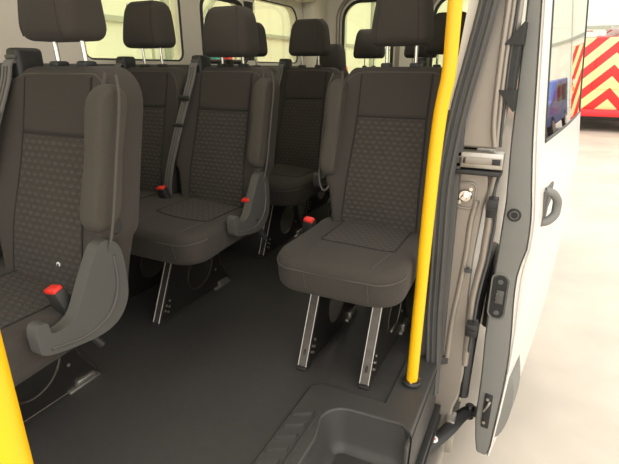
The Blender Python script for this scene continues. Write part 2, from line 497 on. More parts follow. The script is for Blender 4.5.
def cdef(x0, x1):
    mid = (x0+x1)/2; hw = (x1-x0)/2
    def f(u, v, w):
        fy = max(0, min(1, (1.27-v)/.15))
        z = .400-w
        if w < 0: z += -.018*fy*fy+.006*math.cos(PI*min(1, abs(u-mid)/hw))
        else: z += .02*max(0, (v-1.25)/.3)
        bow = -.012*(1-((u-mid)/hw)**2)*fy
        return Vector((u, v+bow+(.012 if w > 0 else 0)*fy, z))
    return f

def buckle(parent, x, y, z, tilt=0, k=1.3):
    bm = bmesh.new(); box(bm, -.017, .017, -.012, .012, -.075, 0, .005)
    b = link('buckle', bm, M['blackp'], parent, loc=(x, y, z)); b.rotation_euler = (.25, tilt, 0); b.scale = (k, k, k)
    bm = bmesh.new(); box(bm, -.014, .014, -.011, .009, -.004, .006, .003); link('release_button', bm, M['red'], b)
    bm = bmesh.new(); tube(bm, [(0, .004, -.07), (.004, .01, -.11), (.006, .02, -.15)], .008, 8); link('stalk', bm, M['blackp'], b)
    return b

def ribbon(bm, pts, w, th=.0022, ax=(1, 0, 0)):
    ax = Vector(ax); rows = []
    P = [Vector(p) for p in pts]
    for i, p in enumerate(P):
        d = (P[min(i+1, len(P)-1)]-P[max(0, i-1)]).normalized()
        s = (ax-d*ax.dot(d)).normalized(); nn = d.cross(s).normalized()
        rows.append([bm.verts.new(p+s*a*w/2+nn*b*th) for a, b in ((-1, -1), (1, -1), (1, 1), (-1, 1))])
    for a, b in zip(rows, rows[1:]):
        for k in range(4): bm.faces.new((a[k], a[(k+1) % 4], b[(k+1) % 4], b[k]))
    bm.faces.new(rows[0]); bm.faces.new(rows[-1][::-1])

def headrest(t, cx, dz=0, HRW=.112, sw=1):
    z0, z1 = 1.065+dz, 1.255+dz
    out = rrect(-HRW, HRW, z0, z1, (.030, .030, .045, .045), 8)
    yb = yf(1.06)+.055
    def f(u, v, w):
        s = (v-z0)/(z1-z0)
        wf = 1-.22*s*s
        yy = w*(1-.22*s) + .012*s - .022*math.sin(PI*min(1, max(0, s)))*(1-(u/HRW)**2)*(1 if w < 0 else 0)
        return Vector((u*wf, yy, v))
    bm = bmesh.new(); pillow(bm, out, .13, .030, f, n=64, nr=5)
    h = link('headrest', bm, M['fab'], t, loc=(cx, yb-.035, 0))
    # seams where the front cover meets the sides
    for sgn in (-1, 1):
        bm = bmesh.new(); P = []
        for k in range(14):
            v = z0+.010+(z1-z0-.018)*k/13
            P.append(f(sgn*(HRW-.030), v, -.0645))
        tube(bm, P, .0013, 6); link('seam', bm, M['seamdark'], h)
    for sgn in (-1, 1):
        bm = bmesh.new(); cyl(bm, (sgn*.052, .012, .98), (sgn*.052, .006, z0+.03), .0062, 14); link('headrest_post', bm, M['chrome'], h)
        bm = bmesh.new(); box(bm, sgn*.052-.018, sgn*.052+.018, -.008, .03, 1.0, 1.018, .006); link('post_collar', bm, M['blackp'], h)
    return h

def backrest(t, cx, aisle, detail=True):
    up = rrect(-.219, .219, .57, ZB1, (.05, .05, .095, .095), 9)
    out = [p for p in up if p[1] > .585 or abs(p[0]) > .20]
    dn = [p for p in rrect(-.176, .176, ZB0, .57, (.03, .03, .01, .01), 9) if p[1] < .55]
    out = sorted(out+dn, key=lambda p: math.atan2(p[1]-.72, p[0]))
    f = bdef(0)
    bm = bmesh.new(); pillow(bm, out, .112, .030, f, n=96, nr=14, centre=(0, .72))
    b = link('backrest', bm, M['fab'], t, loc=(cx, 0, 0))
    if not detail: return b
    lo = lambda s, q: ((-.138+.276*s)*(1-.10*q), .425+(.832-.425)*q)
    hi = lambda s, q: ((-.124+.248*s)*(1+.02*q), .846+(.985-.846)*q-.006*q*(2*s-1)**2)
    bm = bmesh.new(); patch(bm, lo, f, -.059, 18, 26); link('centre_panel', bm, M['fab_pat'], b)
    bm = bmesh.new(); patch(bm, hi, f, -.0587, 18, 10); link('upper_panel', bm, M['fab_up'], b)
    bm = bmesh.new()
    for s in (0, 1):
        P = [f(*lo(s, q/16), -.058) for q in range(17)]+[f(*hi(s, q/8), -.058) for q in range(9)]
        P = [p+Vector(((-1 if s == 0 else 1)*.004, 0, 0)) for p in P]
        tube(bm, P, .0022, 6)
    tube(bm, [f(-.128+.256*k/12, .839, -.0575) for k in range(13)], .003, 6)
    link('seam', bm, M['seamdark'], b)
    # piping around the shoulder
    O = [p for p in rrect(-.200, .200, ZB0, ZB1-.018, (.03, .03, .08, .08), 9)]
    O = [p for p in O if p[1] > .5]; O.sort(key=lambda p: math.atan2(p[0], p[1]-.6))
    bm = bmesh.new(); tube(bm, [f(p[0], p[1], -.053) for p in O], .0022, 6); link('piping', bm, M['thread'], b)
    return b

def cushion(t, x0, x1, cxs):
    out = rrect(x0, x1, 1.15, 1.60, (.085, .085, .03, .03), 9)
    f = cdef(x0, x1)
    bm = bmesh.new(); pillow(bm, out, .130, .032, f, n=110 if x1-x0 > .6 else 80, nr=9)
    c = link('cushion', bm, M['fab'], t)
    for cx in cxs:
        pf = lambda s, q: (cx-.122+.244*s*(1)+0, 1.30+.24*q+.02*(2*s-1)**2*(1-q))
        bm = bmesh.new(); patch(bm, pf, f, -.067, 14, 14); link('seat_panel', bm, M['fab_pat_h'], c)
        bm = bmesh.new()
        for s in (0, 1): tube(bm, [f(*pf(s, q/10), -.066)+Vector(((2*s-1)*.004, 0, 0)) for q in range(11)], .0018, 6)
        tube(bm, [f(*pf(s/10, 0), -.066)+Vector((0, -.004, 0)) for s in range(11)], .0018, 6)
        link('seam', bm, M['seamdark'], c)
    # stitched line around the top edge and down the front
    O = rrect(x0-.0008, x1+.0008, 1.1492, 1.60, (.0855, .0855, .03, .03), 9)
    O = [p for p in O if p[1] < 1.5]
    O.sort(key=lambda p: p[0] if p[1] < 1.22 else (-9+(-p[1]) if p[0] < (x0+x1)/2 else 9+p[1]))
    P = []
    mid = Vector(((x0+x1)/2, 1.36))
    for p in O:
        P.append(f(p[0], p[1], -.036))
    bm = bmesh.new(); tube(bm, P, .0020, 6)
    for cx in cxs:
        for s in (-1, 1):
            tube(bm, [f(cx+s*.10, 1.1492, w) for w in (-.036, -.02, 0, .02, .034)], .0012, 6)
            tube(bm, [f(cx+s*(.10+.02*k/5), 1.182+.118*k/5, -.0655) for k in range(6)], .0012, 6)
    link('stitching', bm, M['thread'], c)
    # underside pan
    bbox_obj('seat_pan', (x0+.06, x1-.06, 1.29, 1.60, .315, .345), M['frame'], c, .006)
    return c

def armrest(t, x, sgn):
    """folded up beside the backrest"""
    out = rrect(-.043, .043, .628, .965, (.040, .040, .040, .040), 9)
    def f(u, v, w): return Vector((w, yf(v)-.020+u+.0, v))
    bm = bmesh.new(); pillow(bm, out, .056, .020, f, n=60, nr=5)
    a = link('armrest', bm, M['arm'], t, loc=(x-sgn*.010, 0, 0))
    # rim of the recess the armrest folds into
    P = [(-.034, .99), (-.040, .90), (-.040, .75), (-.036, .64), (-.024, .585), (.0, .572), (.022, .60), (.030, .66), (.030, .80), (.028, .93), (.010, .985)]
    bm = bmesh.new(); tube(bm, smoothpath([(sgn*(px*.8+.020), yf(pz)-.022, pz) for px, pz in P], 5), .0035, 8); link('recess_rim', bm, M['thread'], a)
    bm = bmesh.new(); cyl(bm, (-.03*sgn, yf(.63)+.015, .63), (sgn*.018, yf(.63)+.015, .63), .020, 20, .003); link('pivot', bm, M['blackp'], a)
    return a

def sidecover(t, x, sgn):
    P = [(1.462, .52), (1.500, .585), (1.520, .608), (1.550, .612), (1.580, .578), (1.587, .50), (1.580, .44), (1.54, .395), (1.47, .385), (1.350, .408), (1.334, .44), (1.338, .480), (1.362, .482), (1.372, .452), (1.425, .462)]
    P = [(p[0], p[1]) for p in P]
    bm = bmesh.new()
    O = [(a.x, a.y) for a in smoothpath([(p[0], p[1], 0) for p in P+[P[0]]], 4)[:-1]]
    holed(bm, O, [], lambda y, z: Vector((0, y, z)), (sgn*.034, 0, 0))
    c = link('side_cover', bm, M['cover'], t, loc=(x, 0, 0))
    md = c.modifiers.new('bevel', 'BEVEL'); md.width = .008; md.segments = 3; md.limit_method = 'ANGLE'; md.angle_limit = math.radians(50)
    bm = bmesh.new()
    tube(bm, smoothpath([(sgn*.034, 1.36, .420), (sgn*.034, 1.45, .405), (sgn*.036, 1.52, .43), (sgn*.036, 1.553, .49), (sgn*.034, 1.555, .57)], 5), .004, 8); link('crease', bm, M['cover'], c)
    return c

def legframe(t, x):
    """front leg channel, pierced side plate, rear foot"""
    bm = bmesh.new()
    # channel profile swept from the foot up and back
    a, b = Vector((x, 1.235, .012)), Vector((x, 1.375, .318))
    d = (b-a).normalized(); nrm = Vector((0, -d.z, d.y))
    w, dp, th = .0165, .030, .003
    prof = [(-w, dp), (-w, 0), (w, 0), (w, dp), (w-th, dp), (w-th, th), (-w+th, th), (-w+th, dp)]
    rings = []
    for p in (a, a+(b-a)*.33, a+(b-a)*.66, b): rings.append([bm.verts.new(p+Vector((u, 0, 0))-nrm*-1*0 + Vector((0, d.z, -d.y))*v) for u, v in prof])
    for r0, r1 in zip(rings, rings[1:]):
        for k in range(8): bm.faces.new((r0[k], r0[(k+1) % 8], r1[(k+1) % 8], r1[k]))
    bm.faces.new(rings[0][::-1]); bm.faces.new(rings[-1])
    leg = link('leg', bm, M['legsteel'], t)
    for q in (-1, 1):
        bm = bmesh.new(); tube(bm, [a+Vector((q*.0150, -.001, 0)), a+(b-a)*.5+Vector((q*.0150, -.001, 0)), b+Vector((q*.0150, -.001, 0))], .0022, 8); link('flange_edge', bm, M['galv'], leg)
    for s, l in ((.12, .02), (.8, .022)):
        bm = bmesh.new(); p = a+(b-a)*s; tube(bm, [p+Vector((0, -.001, 0)), p+d*l+Vector((0, -.001, 0))], .004, 8)
        link('slot', bm, M['frame'], leg)
    bm = bmesh.new(); box(bm, x-.0175, x+.022, 1.222, 1.262, 0, .012, .004); link('foot', bm, M['blackp'], leg)
    # plate
    out = [(1.245, .010), (1.40, .008), (1.70, .004), (1.715, .03), (1.66, .12), (1.63, .315), (1.385, .315)]
    hole = [(1.515+.085*math.cos(q)+.02*math.sin(q), .145+.085*math.sin(q)) for q in [2*PI*k/28 for k in range(28)]]
    pl = sheet('side_plate', out, [hole], lambda y, z: Vector((x+.0135, y, z)), (.004, 0, 0), M['frame'], t)
    bm = bmesh.new(); tube(bm, [(x+.0155, p[0], p[1]) for p in hole+[hole[0]]], .004, 8); link('hole_rim', bm, M['legsteel'], pl)
    bm = bmesh.new(); tube(bm, [(x+.0155, p[0], p[1]) for p in (out[0], out[1], out[2], out[3], out[4], out[5])], .004, 8); link('plate_edge_glint', bm, M['legsteel'], pl)  # lighter tube added as the glint along the plate edge
    for y, z in ((1.275, .05), (1.290, .04), (1.285, .07), (1.30, .06), (1.305, .085), (1.62, .10), (1.36, .28), (1.60, .27)):
        bm = bmesh.new(); cyl(bm, (x+.0175, y, z), (x+.0195, y, z), .0055, 10); link('rivet', bm, M['galv'], pl)
    bm = bmesh.new(); box(bm, x-.02, x+.03, 1.60, 1.72, .0, .010, .003); box(bm, x+.0145, x+.030, 1.63, 1.70, .010, .030, .003); link('rear_foot', bm, M['galv'], pl)

def guide(t, cx, lo=(-.235, .50), top=-.150, show=True):
    """belt guide on the shoulder with the webbing running down"""
    y = yf(1.0)
    bm = bmesh.new(); box(bm, top-.028, top+.024, y-.008, y+.070, .972, 1.052, .012, 3)
    g = link('belt_guide', bm, M['blackp'], t, loc=(cx, 0, 0))
    bm = bmesh.new(); box(bm, top-.021, top+.017, y-.012, y+.0, 1.012, 1.020, .002); box(bm, top-.024, top+.020, y-.013, y+.01, 1.024, 1.034, .003); link('slot', bm, M['cover'], g)
    pts = smoothpath([(top-.004, y+.01, 1.030), (top-.006, y-.018, 1.012), (top-.010, y-.034, .96), (top-.030, yf(.8)-.048, .80), (lo[0]+.02, yf(.6)-.046, .62), (lo[0], yf(.5)-.036, lo[1]), (lo[0]-.004, yf(.4)-.0, .43)], 5)
    bm = bmesh.new(); ribbon(bm, pts, .038)
    w = link('seat_belt', bm, M['belt'], t, loc=(cx, 0, 0))
    bm = bmesh.new()
    for dx in (-.007, .006): ribbon(bm, [p+Vector((dx, -.0035, 0)) for p in pts[6:]], .003, .0008)
    link('webbing_rib', bm, M['thread'], w)
    bm = bmesh.new(); yy = yf(.88)-.050; box(bm, top-.046, top+.006, yy-.008, yy+.004, .872, .893, .004); link('belt_tongue', bm, M['blackp'], w)
    bm = bmesh.new(); yy = yf(.77)-.050; box(bm, top-.066, top-.014, yy-.008, yy+.004, .765, .780, .004); link('belt_loop', bm, M['blackp'], w)

def seat_unit(name, label, cat, xs, y, aisle, hr=0, belts=True, legs=None, group=None, hrs=None, guides=(-.150, -.235), buckles=True, hw=(-.222, .222), hrw=.112, cover=True, sx=1, bk=(.200, 1.47, .515)):
    x_mid = sum(xs)/len(xs); D = y
    t = empty(name, label, cat, (x_mid, 1.45+D, 0), group)
    # parts are written in row coordinates: shift the children through a common offset
    start = set(COL.objects)
    L = [(x-x_mid)/sx for x in xs]
    cushion(t, min(L)+hw[0], max(L)+hw[1], L)
    for i, cx in enumerate(L):
        backrest(t, cx, aisle); headrest(t, cx, hrs[i] if hrs else hr, hrw)
        if belts: guide(t, cx, (guides[1], .50), guides[0])
        if buckles: buckle(t, cx+aisle*bk[0], bk[1], bk[2], -.15*aisle)
    ed = (max(L) if aisle > 0 else min(L)) + aisle*.214
    armrest(t, ed-aisle*.004, aisle)
    if cover: sidecover(t, ed-aisle*.014, aisle)
    for x in legs: legframe(t, x-x_mid)
    bm = bmesh.new()
    l0, l1 = min(legs)-x_mid, max(legs)-x_mid
    if len(legs) > 1:
        cyl(bm, (l0, 1.42, .285), (l1, 1.42, .285), .013, 12); cyl(bm, (l0, 1.60, .25), (l1, 1.60, .25), .013, 12)
        link('cross_tube', bm, M['frame'], t)
    else: bm.free()
    bm = bmesh.new(); holed(bm, [(yf(.46)+.07, .43), (yf(.46)+.125, .43), (yf(.96)+.125, .94), (yf(.96)+.09, .96), (yf(.50)+.085, .50)], [], lambda y, z: Vector((min(L)-.15, y, z)), (max(L)-min(L)+.30, 0, 0)); link('back_shell', bm, M['blackp'], t)
    t.scale.x = sx
    for o in COL.objects:
        if o not in start and o.parent is t: o.location.y -= 1.45
    return t

near = seat_unit('double_passenger_seat', 'dark grey fabric double seat at far left, nearest the camera and partly out of frame', 'seat', [-1.575, -1.125], -.82, 1, .0, legs=[-1.60, -1.27], hw=(-.222, .19), hrw=.098, guides=(-.165, -.25), bk=(.165, 1.435, .515))
bm = bmesh.new(); cyl(bm, (.045, yf(.52)+.055-.062, .515), (.045, yf(.52)+.055-.068, .515), .008, 20, .001)
lb = link('anchor_button', bm, M['white'], [o for o in near.children if o.name.startswith('backrest')][-1])
bm = bmesh.new(); cyl(bm, (.045, yf(.52)-.013, .515), (.045, yf(.52)-.0145, .515), .0035, 12); link('button_centre', bm, M['blackp'], lb)
seat_unit('double_passenger_seat', 'middle left double seat with both headrests raised and a pierced leg plate showing', 'seat', [-1.625, -1.19], 0, 1, -.008, hrs=[.02, -.022], legs=[-1.58, -1.304], hw=(-.222, .185))
seat_unit('double_passenger_seat', 'darker double seat behind the middle left one, left of the single seat', 'seat', [-1.64, -1.23], .82, 1, 0, legs=[-1.58, -1.304], hw=(-.222, .19))
seat_unit('single_passenger_seat', 'dark grey single seat right of the aisle on two steel legs, beside the yellow pole', 'seat', [-.475], 0, -1, .008, legs=[-.6315, -.402], belts=False, hw=(-.232, .188), hrw=.101, cover=False, bk=(.238, 1.46, .475))
seat_unit('single_passenger_seat', 'single seat behind the front single seat, headrest showing just right of the pole top', 'seat', [-.465], .82, -1, 0, legs=[-.63, -.40], guides=(-.12, -.2), cover=False, bk=(.22, 1.50, .47))
seat_unit('double_passenger_seat', 'rearmost left double seat by the back door window, one headrest pushed down lower', 'seat', [-1.445, -1.155], 1.62, 1, 0, hrs=[-.090, .0], legs=[-1.5, -1.2], belts=False, buckles=False, hrw=.158, cover=False, sx=.655)
seat_unit('double_passenger_seat', 'rearmost right double seat, seen only below the single seat headrest', 'seat', [-.79, -.455], 1.62, -1, 0, legs=[-.8, -.45], belts=False, buckles=False, hrw=.145, cover=False, sx=.735)

# ------------------------------------------------------------------ rear pillar of the door opening
def jamb():
    t = struct(bpy.data.objects.new('trim_7', None)); COL.objects.link(t); t.location = (-.18, 1.55, -.4)
    def K(name, bm, m, par=None, **k):
        o = link(name, bm, m, None, **k); o.parent = par or t
        if par is None: o.location = (.18, -1.55, .4)
        return o
    # pressed silver panel, split at the guide rail
    Y = 1.535
    top = [(-.235, .765), (-.112, .765), (-.10, .80), (-.095, .86), (-.092, 1.0), (-.090, 1.3), (-.095, 1.72), (-.16, 1.72), (-.17, 1.25), (-.21, 1.0)]
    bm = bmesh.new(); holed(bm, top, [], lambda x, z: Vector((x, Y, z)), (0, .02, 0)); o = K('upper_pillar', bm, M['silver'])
    md = o.modifiers.new('b', 'BEVEL'); md.width = .008; md.segments = 3; md.limit_method = 'ANGLE'; md.angle_limit = .9
    low = [(-.245, .70), (-.125, .70), (-.118, .63), (-.128, .57), (-.132, .50), (-.138, .40), (-.138, .25), (-.126, .08), (-.122, -.05), (-.124, -.15), (-.143, -.22), (-.15, -.42), (-.24, -.42), (-.235, 0), (-.245, .3)]
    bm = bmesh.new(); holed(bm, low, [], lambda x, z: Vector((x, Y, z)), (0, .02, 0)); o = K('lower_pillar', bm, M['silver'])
    md = o.modifiers.new('b', 'BEVEL'); md.width = .008; md.segments = 3; md.limit_method = 'ANGLE'; md.angle_limit = .9
    # swage ridge on the lower panel
    bm = bmesh.new(); tube(bm, smoothpath([(-.150, Y, .60), (-.160, Y, .52), (-.162, Y, .42), (-.170, Y, .30), (-.182, Y, .15), (-.186, Y, 0)], 5), .010, 10, flat=None); K('swage', bm, M['silver'])
    # guide rail
    bm = bmesh.new(); box(bm, -.235, -.085, 1.50, 1.56, .708, .757, .003)
    r = K('guide_rail', bm, M['galv'])
    bm = bmesh.new()
    box(bm, -.232, -.088, 1.494, 1.501, .722, .743, .002); K('rail_groove', bm, M['silver'], r)
    for x, w in ((-.222, .007), (-.212, .007), (-.200, .007), (-.115, .023)):
        bm = bmesh.new(); box(bm, x, x+w, 1.490, 1.495, .724, .741, .001); K('slot', bm, M['blackp'], r)
    bm = bmesh.new(); box(bm, -.24, -.085, 1.49, 1.555, .688, .703, .004); K('rail_lip', bm, M['blackp'], r)
    # striker in a rounded recess
    O = rrect(-.215, -.155, .57, .655, (.02,)*4, 6)
    bm = bmesh.new(); tube(bm, [(x, Y-.003, z) for x, z in O]+[(O[0][0], Y-.003, O[0][1])], .004, 8); s = K('striker_recess', bm, M['silver'])
    bm = bmesh.new(); cyl(bm, (-.186, Y-.002, .612), (-.186, Y-.014, .612), .021, 24, .003); cyl(bm, (-.186, Y-.012, .612), (-.186, Y-.045, .612), .010, 16, .003)
    cyl(bm, (-.203, Y, .59), (-.203, Y-.01, .59), .007, 10); cyl(bm, (-.170, Y, .635), (-.170, Y-.01, .635), .006, 10)
    K('striker', bm, M['chrome'], s)
    # curved flange / water channel outboard of the panel
    def sweep(pts, r, m, name, n=10):
        bm = bmesh.new(); tube(bm, smoothpath(pts, 6), r, n); return K(name, bm, m)
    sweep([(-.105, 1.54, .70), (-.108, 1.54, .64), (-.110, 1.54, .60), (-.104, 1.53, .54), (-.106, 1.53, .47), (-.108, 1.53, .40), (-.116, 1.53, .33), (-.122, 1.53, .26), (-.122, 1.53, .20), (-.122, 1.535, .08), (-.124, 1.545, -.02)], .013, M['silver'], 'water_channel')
    sweep([(-.089, 1.53, .70), (-.100, 1.53, .64), (-.094, 1.52, .60), (-.086, 1.52, .54), (-.088, 1.52, .47), (-.092, 1.52, .40), (-.100, 1.52, .33), (-.106, 1.52, .26), (-.108, 1.52, .20), (-.112, 1.52, .05)], .005, M['seal'], 'channel_seal')
    # stacked vertical edges above the rail
    for k, (x, m, r) in enumerate(((-.128, 'silver', .009), (-.114, 'silver', .006), (-.104, 'seal', .004))):
        pts = [(x, 1.52, 1.7), (x, 1.52, 1.2), (x-.002, 1.52, 1.0), (x+.001, 1.52, .85), (x+.012 if k == 0 else x+.004, 1.52, .775)]
        sweep(pts, r, M[m], 'panel_edge')
    # bump stops
    for (x, z, w, h) in ((-.098, .590, .016, .030), (-.110, .155, .020, .024)):
        bm = bmesh.new(); box(bm, x-w, x+w*.9, 1.48, 1.535, z-h, z+h, .006); box(bm, x-w*.8, x+w*.7, 1.474, 1.482, z-.004, z+.004, .001); K('bump_stop', bm, M['blackp'])
    # fixing screw below
    bm = bmesh.new(); cyl(bm, (-.150, 1.535, .36), (-.150, 1.51, .36), .006, 10); box(bm, -.160, -.135, 1.512, 1.52, .352, .366, .002); K('clip', bm, M['seal'])
    # interior pillar trim behind the rubber
    bm = bmesh.new()
    for seg in (((-.262, .88), (-.225, .88), (-.185, 1.15), (-.15, 1.45), (-.12, 1.74), (-.22, 1.74), (-.225, 1.25)),):
        holed(bm, list(seg), [], lambda x, z: Vector((x, 1.50, z)), (0, .05, 0))
    K('pillar_trim', bm, M['head'])
    bm = bmesh.new(); holed(bm, [(-.285, 0), (-.20, 0), (-.205, .5), (-.21, .88), (-.268, .88), (-.285, .6)], [], lambda x, z: Vector((x, 1.50, z)), (0, .05, 0)); K('lower_pillar_trim', bm, M['sidetrim'])
    # rubber: broad base with two ribs
    cen = [(-.12, 1.485, 1.74), (-.150, 1.485, 1.40), (-.176, 1.485, 1.178), (-.200, 1.485, 1.03), (-.223, 1.485, .90), (-.240, 1.485, .76), (-.248, 1.485, .63), (-.243, 1.485, .42), (-.238, 1.485, .20), (-.228, 1.48, .05), (-.222, 1.47, -.03), (-.215, 1.44, -.10)]
    bm = bmesh.new(); tube(bm, smoothpath(cen, 6), .02, 14, flat=(.027, .014)); s = K('door_seal', bm, M['seal'])
    for k, dx in enumerate((-.018, -.002, .016)):
        bm = bmesh.new(); tube(bm, smoothpath([(x+dx, y-.012, z) for x, y, z in cen], 6), .0065 if k != 1 else .005, 8)
        o = K('seal_lip', bm, M['cover'] if k != 1 else M['seal'], s)
    # black lower sill line and rocker
    bm = bmesh.new(); box(bm, -.205, -.15, FY0, 1.55, -.42, -.33, .015, 3); K('rocker', bm, M['silver'])
    bm = bmesh.new(); box(bm, -.16, -.128, 1.50, 1.56, -.40, -.25, .004); K('bracket', bm, M['galv'])
jamb()

# ------------------------------------------------------------------ the sliding door, run back along the body
def door():
    ANG = -math.atan(.122)
    t = struct(bpy.data.objects.new('door_1', None)); COL.objects.link(t); t.location = (0, 1.55, -.42); t.rotation_euler.z = ANG
    t['label'] = 'open silver sliding door with grey leading edge, slid back along the van'
    zt = [-.40, -.38, -.30, -.15, 0, .12, .25, .34, .42, .55, .63, .72, .84, 1.0, 1.16, 1.4, 1.66, 1.70]
    def interp(tab, z):
        for (a, b), (c, d) in zip(tab, tab[1:]):
            if z <= c: return b+(d-b)*max(0, (z-a)/(c-a))
        return tab[-1][1]
    IN = [(-.40, -.044), (-.36, -.052), (-.25, -.064), (-.07, -.064), (.12, -.072), (.35, -.070), (.6, -.067), (.78, -.077), (1.1, -.084), (1.7, -.105)]
    OUT = [(-.40, -.004), (-.36, .004), (-.25, .008), (-.08, .016), (.03, .018), (.15, .012), (.25, .004), (.33, .000), (.385, .003), (.42, .012), (.46, .019), (.57, .014), (.65, .002), (.77, -.013), (.84, -.020), (1.17, -.048), (1.7, -.095)]
    SK = [(-.40, .006), (-.2, .020), (0, .030), (.15, .034), (.28, .032), (.38, .029), (.46, .036), (.54, .037), (.63, .028), (.84, .002), (1.17, -.030), (1.7, -.082)]
    zs = [-.40+2.10*k/42 for k in range(43)]
    OZ = .42
    # grey leading-edge moulding (solid, 60 mm deep)
    bm = bmesh.new(); rings = []
    for z in zs:
        a, b = interp(IN, z), interp(OUT, z)
        prof = [(a, .055), (a, .010), (a+.006, .002), (b-.010, 0), (b-.003, .004), (b, .014), (b, .055)]
        rings.append([bm.verts.new((x, y, z+OZ)) for x, y in prof])
    for r0, r1 in zip(rings, rings[1:]):
        for k in range(7): bm.faces.new((r0[k], r0[(k+1) % 7], r1[(k+1) % 7], r1[k]))
    bm.faces.new(rings[0][::-1]); bm.faces.new(rings[-1])
    edge = link('leading_edge', bm, M['greytrim'], t)
    # silver return between edge and skin
    bm = bmesh.new(); rows = []
    for z in zs:
        b, s = interp(OUT, z), interp(SK, z)
        rows.append([bm.verts.new((x, y, z+OZ)) for x, y in ((b, .012), (b+.003, .003), (b+(s-b)*.5, .006), (b+(s-b)*.55, -.001), (s-.003, .000), (s, .006), (s, .04), (s-.003, .04))])
    for r0, r1 in zip(rows, rows[1:]):
        for k in range(7): bm.faces.new((r0[k], r0[k+1], r1[k+1], r1[k]))
    link('skin_return', bm, M['silverout'], t)
    # outer skin with window opening (y 0.06..1.33, z .80..1.5)
    LEN = 1.43
    ys = [.02, .05, .075, .12]+[.12+(1.30-.12)*k/12 for k in range(1, 13)]+[1.345, LEN-.01, LEN]
    bul = lambda y: .010*math.sin(PI*min(1, max(0, y/LEN)))
    zz = sorted(set([round(z, 3) for z in zs]+[.785, 1.50]))
    def infl(y, z): return .075 <= y <= 1.345 and .785 <= z <= 1.50
    for nm, tab, off, mm in (('outer_skin', SK, 0, M['silverout']), ('inner_skin', IN, 0, M['sidetrim'])):
        bm = bmesh.new(); g = {}
        for y in ys:
            for z in zz: g[(y, z)] = bm.verts.new((interp(tab, z)+(bul(y) if nm == 'outer_skin' else 0), y, z+OZ))
        for y0, y1 in zip(ys, ys[1:]):
            for z0, z1 in zip(zz, zz[1:]):
                if infl((y0+y1)/2, (z0+z1)/2) : continue
                bm.faces.new((g[(y0, z0)], g[(y1, z0)], g[(y1, z1)], g[(y0, z1)]))
        link(nm, bm, mm, t)
    # trailing edge, bottom
    bm = bmesh.new(); rows = []
    for z in zs: rows.append([bm.verts.new((interp(IN, z), LEN, z+OZ)), bm.verts.new((interp(SK, z), LEN, z+OZ))])
    for r0, r1 in zip(rows, rows[1:]): bm.faces.new((r0[0], r0[1], r1[1], r1[0]))
    v = [bm.verts.new(p) for p in ((interp(IN, -.4), .02, .02), (interp(SK, -.4), .02, .02), (interp(SK, -.4), LEN, .02), (interp(IN, -.4), LEN, .02))]; bm.faces.new(v)
    link('trailing_edge', bm, M['silverout'], t)
    # glazing, flush with the skin, with a black printed border
    bm = bmesh.new(); rows = []
    for z in [.785+.715*k/14 for k in range(15)]:
        rows.append([bm.verts.new((interp(SK, z)+bul(y), y, z+OZ)) for y in (.075, .3, .6, .9, 1.2, 1.345)])
    for r0, r1 in zip(rows, rows[1:]):
        for k in range(5): bm.faces.new((r0[k], r0[k+1], r1[k+1], r1[k]))
    gl = link('window_pane', bm, M['glassdoor'], t)
    bm = bmesh.new()
    fr = [(.075, .785), (.075, 1.5), (1.345, 1.5), (1.345, .785), (.075, .785)]
    for (y0, z0), (y1, z1) in zip(fr, fr[1:]):
        tube(bm, [(interp(SK, z0+(z1-z0)*k/10)+bul(y0+(y1-y0)*k/10)-.002, y0+(y1-y0)*k/10, z0+(z1-z0)*k/10+OZ) for k in range(11)], .006, 8)
    link('window_seal', bm, M['blackp'], gl)
    # pull handle on the outside
    bm = bmesh.new()
    zc = .568+OZ; xs = interp(SK, .568)
    tube(bm, smoothpath([(xs-.002, .11, zc+.055), (xs+.020, .12, zc+.048), (xs+.034, .135, zc+.025), (xs+.036, .14, zc), (xs+.034, .135, zc-.025), (xs+.018, .12, zc-.045), (xs-.002, .11, zc-.052)], 5), .014, 12)
    h = link('outside_handle', bm, M['greytrim'], t)
    bm = bmesh.new(); box(bm, xs-.004, xs+.006, .08, .26, zc-.06, zc+.06, .004); link('handle_plate', bm, M['sidetrim'], h)
    # round rubber plug on the edge
    bm = bmesh.new(); x = -.034; z = .560+OZ
    cyl(bm, (x, .004, z), (x, -.004, z), .021, 28, .002); p = link('rubber_plug', bm, M['blackp'], edge)
    bm = bmesh.new(); tube(bm, [(x+.0125*math.cos(a), -.005, z+.0125*math.sin(a)) for a in [2*PI*k/24 for k in range(25)]], .003, 8); link('ring', bm, M['sidetrim'], p)
    # oval contact plate
    bm = bmesh.new(); O = rrect(-.066, -.022, .19+OZ, .345+OZ, (.02,)*4, 7)
    holed(bm, O, [], lambda a, b: Vector((a, .003, b)), (0, -.008, 0)); p = link('contact_plate', bm, M['blackp'], edge)
    bm = bmesh.new(); O2 = rrect(-.072, -.016, .183+OZ, .352+OZ, (.024,)*4, 7); tube(bm, [(a, 0, b) for a, b in O2]+[(O2[0][0], 0, O2[0][1])], .003, 8); link('plate_rim', bm, M['greytrim'], p)
    bm = bmesh.new()
    for zz_ in (.325, .21): cyl(bm, (-.044, -.004, zz_+OZ), (-.044, -.009, zz_+OZ), .009, 14, .001)
    box(bm, -.052, -.028, -.010, -.004, .245+OZ, .295+OZ, .003); link('connector', bm, M['sidetrim'], p)
    bm = bmesh.new()
    for zz_ in (.252, .266, .280): cyl(bm, (-.050, -.009, zz_+OZ), (-.050, -.012, zz_+OZ), .003, 8)
    link('contact_pin', bm, M['chrome'], p)
    # latch low on the edge
    bm = bmesh.new(); box(bm, -.040, -.012, -.005, .003, -.275+OZ, -.125+OZ, .004); p = link('latch', bm, M['blackp'], edge)
    bm = bmesh.new(); tube(bm, smoothpath([(-.036, -.008, -.20+OZ), (-.025, -.016, -.17+OZ), (-.018, -.008, -.15+OZ)], 4), .004, 8)
